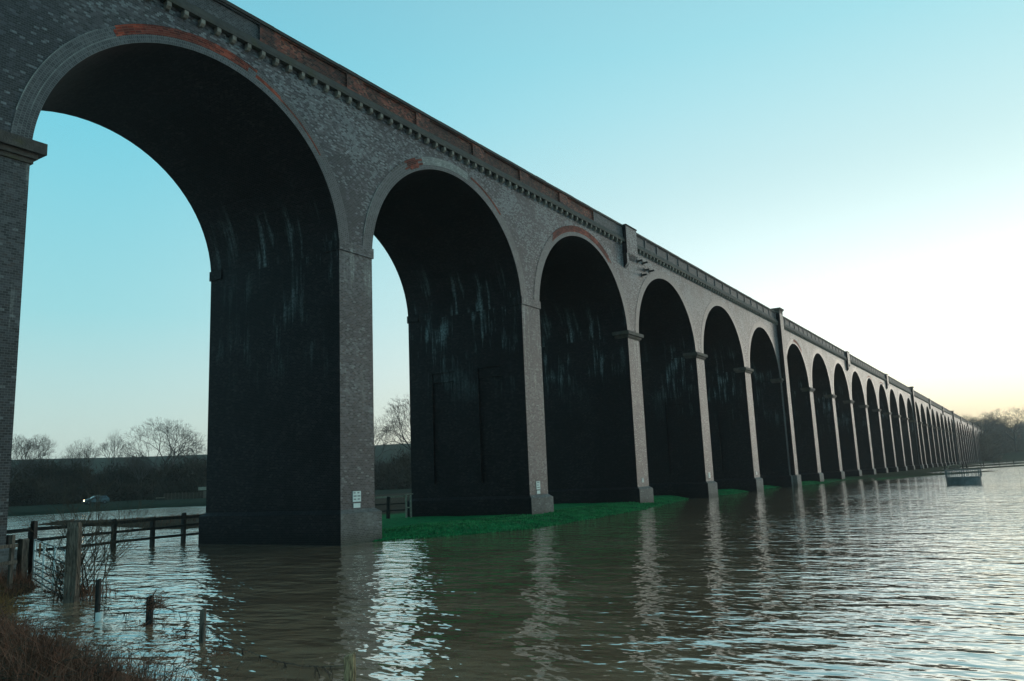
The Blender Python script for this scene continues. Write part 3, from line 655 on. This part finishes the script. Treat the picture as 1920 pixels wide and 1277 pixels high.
# ------------------------------------------------------------------ fences and gates
def squared(name, x, y, z0, h, w, mat, parent=None, rz=0., lean=(0, 0), rough=.06, seed=0, w2=None):
    r = random.Random(seed+int(abs(x*91)+abs(y*37))); m = MB(); w2 = w2 or w; P = []
    for i, zz in enumerate((z0, z0+.25*h+.02, z0+.6*h, z0+.95*h, z0+h)):
        k = 1-.1*(i == 4); ring = []
        for j, (a, b) in enumerate(((-1, -1), (0, -1.04), (1, -1), (1.04, 0), (1, 1), (0, 1.04), (-1, 1), (-1.04, 0))):
            X_ = a*w/2*k*(1+r.uniform(-rough, rough)); Y_ = b*w2/2*k*(1+r.uniform(-rough, rough))
            c, s_ = math.cos(rz), math.sin(rz); t = (zz-z0)/h
            ring.append((x+X_*c-Y_*s_+lean[0]*t*h, y+X_*s_+Y_*c+lean[1]*t*h, zz+(r.uniform(-.3, .3)*w*.35 if i == 4 else 0)))
        P.append(ring)
    for A, B in zip(P, P[1:]):
        for k in range(8): m.face([A[k], A[(k+1) % 8], B[(k+1) % 8], B[k]])
    m.face(P[-1]); return m.build(name, mat, parent)
# post and rail fence across the flooded gap
fr = empty('post_and_rail_fence', (10.9, 9.84, 0), label='dark wet three rail fence standing in floodwater behind the big gatepost', cat='fence')
def local(o, root): o.location = tuple(-v for v in root.location); return o
FP = [(3.1, 8.0), (5.1, 8.5), (7.1, 9.0), (9.05, 9.4), (10.9, 9.84), (13.0, 10.3), (14.75, 10.55)]
for i, (x, y) in enumerate(FP): local(squared('post', x, y, -.7, 1.98+(.05*math.sin(i*2.3)), .155, M_DARKW, fr, .2), fr)
FE = [(1.0, 7.4)]+FP+[(17.6, 10.9)]
for z in (.33, .74, 1.13):
    for i, (a, b) in enumerate(zip(FE, FE[1:])):
        m = MB(); j = .02*math.sin(i*3.7+z*9); m.bar((a[0], a[1]-.10, z+j), (b[0]+.04, b[1]-.10, z-j*.5), .04, .11 if z < 1 else .13); local(m.build('rail', M_DARKW, fr), fr)
# field gate, hung on the dark post, propped against the great gatepost
GF, GN = Vector((3.12, 1.0, .05)), Vector((1.25, -4.0, .02))
gt = empty('field_gate', tuple(GF), label='galvanised six bar field gate half under water beside the great gatepost', cat='gate')
def gp(s, z): q = GF.lerp(GN, s); return (q.x, q.y, q.z+z)
for z in (.03, .19, .35, .52, .79, 1.08):
    m = MB(); m.tube([gp(0, z+.0), gp(.25, z-.01), gp(.5, z-.02), gp(.75, z-.02), gp(1, z-.04)], .02, 6); local(m.build('bar', M_GALV, gt, True), gt)
for s_ in (0, .35, .69, 1):
    m = MB(); m.tube([gp(s_, -.25), gp(s_, 1.1-.03*s_)], .034, 8); local(m.build('upright', M_WHITE, gt, True), gt)
m = MB(); a = Vector(gp(.26, 0)); d = (GN-GF).normalized(); nrm = Vector((-d.y, d.x, 0))*-1
for (p, q) in (((.0, .80), (.22, 1.05)),):
    A = a+d*(-.17); B = a+d*.17
    m.face([A+nrm*.04+Vector((0, 0, 1.05)), B+nrm*.04+Vector((0, 0, 1.05)), B+nrm*.04+d*-.08+Vector((0, 0, .68)), A+nrm*.04+d*.08+Vector((0, 0, .68))])
    m.face([A+nrm*.05+Vector((0, 0, 1.05)), A+nrm*.05+d*.08+Vector((0, 0, .68)), B+nrm*.05+d*-.08+Vector((0, 0, .68)), B+nrm*.05+Vector((0, 0, 1.05))])
tag(m.build('plastic_sack', M_ORANGE), 'faded orange plastic sack scrap caught on the field gate', 'sack')
tag(squared('gatepost', .99, -4.75, -.6, 2.32, .27, M_OAK, None, .75, (.0, .0), .10, 4, .24), 'thick grey weathered oak gatepost wrapped in bare twigs, standing in the flood', 'gatepost')
tag(squared('gatepost', 3.25, 1.35, -.2, 1.85, .13, M_DARKW, None, .3, (.0, .0)), 'thin black post that the field gate hangs from', 'gatepost')
tag(squared('gatepost', 2.86, 1.12, -.1, 1.28, .19, M_OAK, None, .2, (0, 0), .03, 7), 'squat square grey post just left of the field gate', 'gatepost')
tag(squared('gatepost', 2.45, 1.05, -.1, 1.42, .2, M_DARKW, None, .2, (0, 0), .2, 9), 'rounded black stump of a post between the grey post and the brick pier', 'gatepost')
m = MB(); m.tube([(2.2, .9, -.1), (2.22, .9, .9), (2.2, .92, 1.75)], .022, 6); tag(m.build('marker_pole', M_PALEW), 'thin pale pole upright against the foot of the nearest pier', 'pole')
lf = empty('broken_rail_fence', (1.2, -1.4, .3), label='short pale two rail fence at the left edge before the nearest pier', cat='fence')
local(squared('post', 1.30, -1.45, 0, 1.42, .085, M_OAK, lf, .2), lf); local(squared('post', -.9, -2.0, 0, 1.45, .085, M_OAK, lf, .2), lf)
for z in (.72, 1.12):
    m = MB(); m.bar((-1.3, -2.15, z), (1.42, -1.48, z+.04), .03, .085); local(m.build('rail', M_OAK, lf), lf)
# stile and rails beyond the second arch
st = empty('stile_fence', (29, 10, .3), label='short fence and pale narrow stile on the grass between the first and second piers', cat='fence')
def P3(u, dist, z): x, y = AZ(u, dist); return (x, y, z)
a, b = AZ(690, 47.5), AZ(764, 48.5)
for z, mt in ((1.50, M_PALEW), (1.1, M_DARKW), (.72, M_DARKW)):
    m = MB(); m.bar((a[0], a[1], z), (b[0], b[1], z), .05, .09 if z > 1.2 else .07); local(m.build('rail', mt, st), st)
q = AZ(727, 47.9); local(squared('post', q[0], q[1], 0, 1.52, .17, M_DARKW, st, .3, (.06, .0)), st); q = AZ(694, 47.5); local(squared('post', q[0], q[1], 0, 1.5, .15, M_DARKW, st, .3), st)
for u in (761.5, 770): q = AZ(u, 48.2); local(squared('upright', q[0], q[1], 0, 1.55, .09, M_PALEW, st, .3), st)
a, b = AZ(759, 48.2), AZ(775, 48.2)
m = MB(); m.bar((a[0], a[1], 1.60), (b[0], b[1], 1.62), .22, .05); local(m.build('top_plank', M_PALEW, st), st)
a, b = AZ(761, 48.15), AZ(771, 48.15); m = MB(); m.bar((a[0], a[1], .85), (b[0], b[1], .85), .05, .07); local(m.build('cross_bar', M_PALEW, st), st)

# wire fence posts by the near water's edge
def roundpost(name, x, y, h, rad, mat, lab, lean=(0, 0), seed=1, z0=-.4):
    m = MB(); r = random.Random(seed); n = 10; H = h-z0
    prof = [(0, 1.02), (.3, 1), (.6, .97), (.9, .96), (.985, .93), (1, .8)]; rings = []
    jit = [1+r.uniform(-.08, .08) for _ in range(n)]
    for t, k in prof: rings.append([(x+lean[0]*t*H+rad*k*jit[i]*math.cos(6.283*i/n), y+lean[1]*t*H+rad*k*jit[i]*math.sin(6.283*i/n), z0+t*H+(.25*rad*math.cos(6.283*i/n+1) if t > .95 else 0)) for i in range(n)])
    for A, B in zip(rings, rings[1:]):
        for k in range(n): m.face([A[k], A[(k+1) % n], B[(k+1) % n], B[k]])
    m.face(rings[-1]); return tag(m.build(name, mat), lab, 'fence post', 'round posts of the drowned wire fence')
roundpost('fence_post', -.23, -7.83, .74, .055, M_DARKW, 'thin dark stake with a white tube round its foot, right of the gatepost shrub', (.0, .0), 1)
roundpost('fence_post', -.24, -9.47, .50, .062, M_DARKW, 'short dark post draped with flood debris', (.0, .0), 2)
roundpost('fence_post', -.95, -11.88, .50, .052, M_OAK, 'grey round post at the end of the sagging barbed wire', (.02, .0), 3)
roundpost('fence_post', -2.08, -16.08, .37, .078, M_MOSSW, 'yellow mossy post cut off by the bottom edge of the view', (0, 0), 4)
m = MB(); m.tube([(-.25, -7.93, -.05), (-.25, -7.93, .135)], .068, 12); tag(m.build('plastic_tube', M_WHITE, None, False), 'short white plastic tube afloat at the foot of the thin dark stake', 'tube')
def wire(name, A, B, sag, lab, seed):
    r = random.Random(seed); A = Vector(A); B = Vector(B); pts = []
    n = 26
    for i in range(n+1):
        t = i/n; p = A.lerp(B, t); p.z -= sag*4*t*(1-t); pts.append(p+Vector((r.uniform(-1, 1), r.uniform(-1, 1), r.uniform(-1, 1)))*.006)
    m = MB(); m.tube(pts, .0045, 4)
    L_ = (B-A).length
    for i in range(int(L_/.13)):
        t = r.random(); p = A.lerp(B, t); p.z -= sag*4*t*(1-t); d = Vector((r.uniform(-1, 1), r.uniform(-1, 1), r.uniform(-1, 1)))*.022; m.tube([p-d, p+d], .0035, 3)
        if r.random() < .45:                     # dead grass hung on the wire
            for _ in range(r.randint(2, 6)):
                e = Vector((r.uniform(-.09, .09), r.uniform(-.09, .09), -r.uniform(.03, .2))); m.tube([p, p+e*.6+Vector((.02, 0, 0)), p+e], [.004, .0035, .002], 3, False)
    return tag(m.build(name, M_WIRE), lab, 'wire', 'barbed wires of the drowned fence')
wire('barbed_wire', (-.23, -7.83, .66), (-.24, -9.47, .45), .05, 'upper barbed wire from the thin stake to the debris post', 1)
wire('barbed_wire', (-.24, -9.47, .45), (-.95, -11.88, .42), .08, 'upper barbed wire from the debris post to the grey round post', 2)
wire('barbed_wire', (-.24, -9.47, .12), (-.95, -11.88, .15), .06, 'lower barbed wire skimming the water between the debris post and the grey round post', 3)
wire('barbed_wire', (-.23, -7.83, .30), (-.24, -9.47, .16), .06, 'lower barbed wire between the thin stake and the debris post', 4)
wire('barbed_wire', (-.95, -11.88, .30), (-2.08, -16.08, .25), .22, 'sagging barbed wire running from the grey round post to the mossy post', 5)
def tangle(name, c, ext, n, lab, mat, seed, th=.004, ln=.3, cat='debris'):
    r = random.Random(seed); m = MB()
    for _ in range(n):
        p = Vector((c[0]+r.gauss(0, ext[0]), c[1]+r.gauss(0, ext[1]), max(c[2]+r.gauss(0, ext[2]), .0))); a = r.uniform(0, 6.28); d = Vector((math.cos(a), math.sin(a), r.uniform(-.7, .4))); l = ln*r.uniform(.4, 1.2)
        q = p+d*l*.5+Vector((0, 0, r.uniform(-.03, .05))); e = p+d*l+Vector((0, 0, r.uniform(-.1, .02))); q.z = max(q.z, .0); e.z = max(e.z, -.02)
        m.tube([p, q, e], [th, th*.8, th*.4], 3, False)
    return tag(m.build(name, mat), lab, cat, kind='stuff')
tangle('flood_debris', (-.18, -9.52, .40), (.09, .10, .07), 150, 'matted dead grass caught on the short dark post', M_DEAD, 3, .005, .22)
tangle('flood_debris', (-.24, -9.45, .02), (.12, .10, .03), 60, 'wet stalks gathered at the waterline round the short dark post', M_DEAD, 5, .005, .22)
tangle('floating_stalks', (-.9, -10.9, .0), (.35, .5, .0), 60, 'loose stalks drifting on the water beside the barbed wire', M_DEAD, 6, .006, .30)
tangle('floating_stalks', (-1.6, -12.3, .0), (.30, .6, .0), 60, 'dark stalks drifting near the dead bracken bank', M_DEAD, 8, .006, .30)
tangle('gate_debris', (2.0, -2.35, .42), (.10, .22, .16), 170, 'clump of dead weed hung on the lower bars of the gate', M_DEAD, 9, .006, .28)
tangle('gate_debris', (1.85, -2.5, .03), (.12, .2, .05), 80, 'weed gathered on the water under the gate', M_DEAD, 10, .006, .28)
m = MB(); b0 = Vector((-.75, -9.7, .02))
m.tube([(-.1, -9.3, .42), (-.25, -9.55, .50), (-.42, -9.9, .63), (-.52, -10.05, .68)], [.012, .011, .009, .005], 5); tag(m.build('branch', M_TWIG), 'crooked dead branch resting on the short dark post', 'branch')
# shrub round the gatepost
sh = empty('bare_shrub', (1.2, -4.5, 0), label='leafless thorny shrub sprouting from the water around the great gatepost', cat='shrub')
r = random.Random(12); segs = []
def shoot(p, d, l, rad, k):
    q = p
    for i in range(3):
        d = (d+Vector((r.uniform(-1, 1), r.uniform(-1, 1), r.uniform(-.2, .7)))*.17).normalized(); q2 = q+d*l/3; segs.append((q, q2, rad*(1-.12*i), rad*(1-.12*(i+1)))); q = q2
        if k < 4 and r.random() < (.95 if k < 3 else .5):
            nd = (d+Vector((r.uniform(-1, 1), r.uniform(-1, 1), r.uniform(-.3, .6)))*.85).normalized(); shoot(q, nd, l*r.uniform(.35, .68), rad*.55, k+1)
for i in range(26):
    a = r.uniform(0, 6.28); e = r.uniform(.15, .6); base = Vector((r.gauss(.15, .22), r.gauss(.1, .25), -.15))
    shoot(base, Vector((math.cos(a)*e, math.sin(a)*e, 1)).normalized(), r.uniform(.9, 1.75), r.uniform(.009, .02), 0)
V, F = tubes(np.array([s_[0] for s_ in segs]), np.array([s_[1] for s_ in segs]), np.maximum(np.array([s_[2] for s_ in segs]), .0032), np.maximum(np.array([s_[3] for s_ in segs]), .0028), 4)
npmesh('branches', V, F, M_TWIG, sh)
rr_ = np.random.default_rng(8); n = 900; P = np.stack([rr_.normal(.25, .28, n), rr_.normal(.0, .25, n), np.abs(rr_.normal(0, .12, n))], -1)
blades('dead_leaves', P, rr_.uniform(.06, .22, n), .012, M_DEAD, 1.2, 9, sh)
# dead bracken and grass on the near bank
rg = np.random.default_rng(21); n = 95000
X = rg.uniform(-9, 3.4, n); Y = rg.uniform(-21, 3, n); d = sdist(bankl, X, Y); Z = height(X, Y)
vis = np.degrees(np.arctan2(Y-CAM[1], X-CAM[0])); dist = np.hypot(X-CAM[0], Y-CAM[1])
ok = (d > -.25+.3*wav(X, Y, 2, 9)) & (dist > 3.2) & (vis < 86) & (rg.uniform(0, 1, n) < np.clip(.25+d*.6, .12, 1)) & ~((X < 1.7) & (Y > -.2))
P = np.stack([X, Y, np.maximum(Z, -.15)-.03], -1)[ok]; hh = rg.uniform(.14, .5, len(P))*(1+.5*wav(P[:, 0], P[:, 1], 1.5, 4))
tag(blades('dead_bracken', P, hh, .009, M_DEAD, 1.3, 22), label='red brown dead bracken and grass matted over the near bank', cat='bracken', kind='stuff')
n = 800; k = rg.integers(0, len(P), n); segs = []
for i in k:
    p = Vector(P[i]); a = rg.uniform(0, 6.28); l = rg.uniform(.35, .95); d = Vector((math.cos(a)*.5, math.sin(a)*.5, 1)).normalized()
    for j in range(6):
        d = (d+Vector((math.cos(a)*.22, math.sin(a)*.22, -.16))+Vector(rg.normal(0, .12, 3))).normalized(); q = p+d*l/6; w = .0055*(1-j/8); segs.append((p, q, w, w*.85)); p = q
        if j > 1:
            for _ in range(3):
                e = (d+Vector(rg.normal(0, .7, 3))).normalized(); segs.append((p, p+e*rg.uniform(.05, .16), .0035, .0015))
V, F = tubes(*[np.array([s_[i] for s_ in segs]) for i in range(4)], 3)
tag(npmesh('dead_stems', V, F, M_TWIG), label='arching dead weed stems above the bracken at the water margin', cat='weeds', kind='stuff')
n = 700; X = rg.normal(-.75, .35, n); Y = rg.normal(-4.6, .5, n); P = np.stack([X, Y, height(X, Y)-.05], -1)
tag(blades('dead_reeds', P, rg.uniform(.3, .75, len(P)), .014, M_STRAW, .55, 31), label='orange dead reeds at the left edge below the pale rail fence', cat='reeds', kind='stuff')
n = 9000; X = rg.uniform(24, 80, n); Y = rg.uniform(25, 75, n); d = sdist(reed, X, Y); ok = d > -.6; P = np.stack([X, Y, height(X, Y)-.05], -1)[ok]
tag(blades('reed_bank', P, rg.uniform(.1, .35, len(P)), .05, M_DEAD, .7, 33), label='low brown rush bank between the fence and the farther strip of water', cat='rushes', kind='stuff')

# ------------------------------------------------------------------ feeder in the flood
fx, fy = 77.2, -17.6; fd = empty('cattle_feeder', (fx, fy, 0), label='round steel cattle feeder standing in the floodwater at right', cat='feeder')
RF = 1.45; m = MB(); n = 40
def ringp(r_, z, i, n=n): return (r_*math.cos(6.2832*i/n), r_*math.sin(6.2832*i/n), z)
for i in range(n):
    m.face([ringp(RF, -.2, i), ringp(RF, -.2, i+1), ringp(RF, .62, i+1), ringp(RF, .62, i)]); m.face([ringp(RF-.02, -.2, i+1), ringp(RF-.02, -.2, i), ringp(RF-.02, .62, i), ringp(RF-.02, .62, i+1)]); m.face([ringp(RF, .62, i), ringp(RF, .62, i+1), ringp(RF-.02, .62, i+1), ringp(RF-.02, .62, i)])
m.build('sheet_band', M_FEED, fd)
for z in (.64, 1.32): m = MB(); m.tube([ringp(RF, z, i) for i in range(n+1)], .03 if z < 1 else .022, 6, False); m.build('rim', M_FEED, fd)
for i in range(24):
    th_ = .05 if i % 6 == 0 else .032; a = ringp(RF, .6, i, 24); b = ringp(RF, 1.32 if i % 6 else 1.40, i, 24); m = MB(); m.tube([a, b], th_, 6); m.build('upright', M_FEED, fd)
# fence posts out on the flooded strips
pp = [(1773, 881, 'single post on the grass spit left of the feeder'), (1807, 879.5, 'first post beyond the feeder, left of a close pair'), (1814, 878.5, 'second post beyond the feeder in a close pair'), (1841, 875.5, 'left post of the pair right of the feeder'), (1846, 875, 'right post of the pair right of the feeder'), (1865, 869, 'thin post on the far strip of water'), (1875, 871.5, 'post standing alone between two strips of water'), (1888, 865, 'farthest thin post near the right edge'), (1902, 870, 'rightmost post on the flooded strips')]
for u, v, lab in pp:
    x, y = G(u, v); o = squared('field_post', 0, 0, -.4, 1.7, .16, M_DARKW, None, .3, (.0, .0), .05); o.location = (x, y, 0); tag(o, lab, 'fence post', 'posts across the flooded fields')
# small trough under the far arches
x, y = AZ(1790, 232); bq = empty('hay_rack', (x, y, hz(x, y)), label='small pale arched hay rack on the grass under the distant arches', cat='hay rack')
m = MB(); m.tube([(-1.6, 1.2, 0), (-1.55, 1.1, 1.2), (0, 0, 1.5), (1.5, -1.1, 1.3), (1.6, -1.2, 0)], .07, 5); m.build('hoop', M_PALEW, bq)
m = MB(); m.bar((-1.5, 1.1, .5), (1.5, -1.1, .55), .3, .35); m.build('tray', M_DARKW, bq)

# ------------------------------------------------------------------ far bank: bench, pickets, board, car
def at(u, d, dz=0.): x, y = AZ(u, d); return Vector((x, y, hz(x, y)+dz))
def axis(u): a = Vector(AZ(u-1, 100)); b = Vector(AZ(u+1, 100)); d = (b-a).normalized(); return Vector((d.x, d.y, 0))
dx = axis(303); c = at(303, 168); bn = empty('bench', tuple(c), label='low pale bench on the far grass under the large forked tree', cat='bench')
m = MB(); m.bar(-dx*.75+Vector((0, 0, .48)), dx*.75+Vector((0, 0, .48)), .4, .09); m.build('seat', M_PALEW, bn)
for k in (-.62, 0, .62): m = MB(); m.bar(dx*k, dx*k+Vector((0, 0, .44)), .3, .09); m.build('leg', M_DARKW, bn)
pf = empty('picket_fence', tuple(at(348, 172)), label='weathered purple brown picket fence on the far bank', cat='fence'); dx = axis(348); base = at(348, 172)
for i in range(44):
    k = (i-22)*.165; m = MB(); m.bar(dx*k-Vector((0, 0, .3)), dx*k+Vector((0, 0, 1.25+.06*math.sin(i*1.7))), .10, .03); m.build('picket', M_OAK if i % 4 == 0 else M_TWIG, pf)
for z in (.35, .95): m = MB(); m.bar(dx*-3.7+Vector((0, 0, z)), dx*3.6+Vector((0, 0, z)), .04, .09); m.build('rail', M_TWIG, pf)
bd = empty('field_notice_board', tuple(at(385, 170)), label='pale grey board raised on a low block at the end of the picket fence', cat='board')
m = MB(); m.bar(dx*-1.1+Vector((0, 0, 1.85)), dx*1.2+Vector((0, 0, 1.85)), .12, .62); m.build('board', M_PALEW, bd)
m = MB(); m.bar(dx*-.2+Vector((0, 0, .6)), dx*1.2+Vector((0, 0, .6)), .3, 1.6); m.build('block', M_OAK, bd)
car = empty('parked_car', tuple(at(183, 160, .02)), label='small silver blue hatchback with one glowing headlamp before the dark hedge', cat='car')
dx = axis(183); car.rotation_euler = (0, 0, math.atan2(dx.y, dx.x)+math.pi+.25)        # +x of the car is its nose
prof = [(-2.0, .35), (-2.03, .75), (-1.95, .98), (-1.55, 1.38), (-.2, 1.46), (.25, 1.40), (.95, .98), (1.75, .84), (1.98, .66), (2.0, .35)]
def sect(y, inset):
    return [(x*(1-.03*inset), y, z) for x, z in prof]
m = MB(); W_ = [(.62, -.84, 1), (.85, -.0, 0)]
def ylim(z): return .84 if z < .9 else .84-(z-.9)*.45
Lp = [(x, -ylim(z), z) for x, z in prof]; Rp = [(x, ylim(z), z) for x, z in prof]
for i in range(len(prof)-1): m.face([Lp[i], Lp[i+1], Rp[i+1], Rp[i]])
m.face(Lp[::-1]); m.face(Rp); m.face([Lp[0], Rp[0], Rp[-1], Lp[-1]]); m.build('body', M_CARP, car)
for sg in (-1, 1):
    for (x0, x1, x2, x3) in ((-1.62, -.62, -.68, -1.42), (-.54, .78, .18, -.50)):
        m = MB(); q = [(x0, sg*(ylim(.98)+.012), .98), (x1, sg*(ylim(.98)+.012), .98), (x2, sg*(ylim(1.34)+.012), 1.34), (x3, sg*(ylim(1.34)+.012), 1.34)]; m.face(q if sg < 0 else q[::-1]); m.build('side_window', M_GLASS, car)
m = MB(); m.face([(.93, -.72, 1.015), (.93, .72, 1.015), (.32, .60, 1.39), (.32, -.60, 1.39)]); m.build('windscreen', M_GLASS, car)
m = MB(); m.face([(-1.93, .70, 1.04), (-1.93, -.70, 1.04), (-1.60, -.60, 1.36), (-1.60, .60, 1.36)]); m.build('rear_window', M_GLASS, car)
for x in (-1.25, 1.3):
    for sg in (-1, 1):
        m = MB(); m.tube([(x, sg*.68, .31), (x, sg*.87, .31)], .31, 14); w_ = m.build('wheel', M_TYRE, car); m = MB(); m.tube([(x, sg*.86, .31), (x, sg*.89, .31)], .18, 10); m.build('rim', M_GALV, w_)
for sg in (-1, 1):
    m = MB(); m.tube([(1.90, sg*.6, .68), (2.02, sg*.6, .67)], .11, 10); m.build('headlamp', M_LAMP if sg > 0 else M_GLASS, car)

# ------------------------------------------------------------------ thin evening haze over the valley
hz_ = MB(); hz_.box((-6200, -6200, -3), (6200, 6200, 75)); m = bpy.data.materials.new('evening_haze'); m.use_nodes = True; t = m.node_tree; t.nodes.clear()
o_ = t.nodes.new('ShaderNodeOutputMaterial'); v_ = t.nodes.new('ShaderNodeVolumePrincipled'); v_.inputs['Color'].default_value = (.96, .93, .90, 1); v_.inputs['Density'].default_value = .00026; v_.inputs['Anisotropy'].default_value = .4
t.links.new(v_.outputs[0], o_.inputs['Volume']); tag(hz_.build('haze', m), kind='stuff')
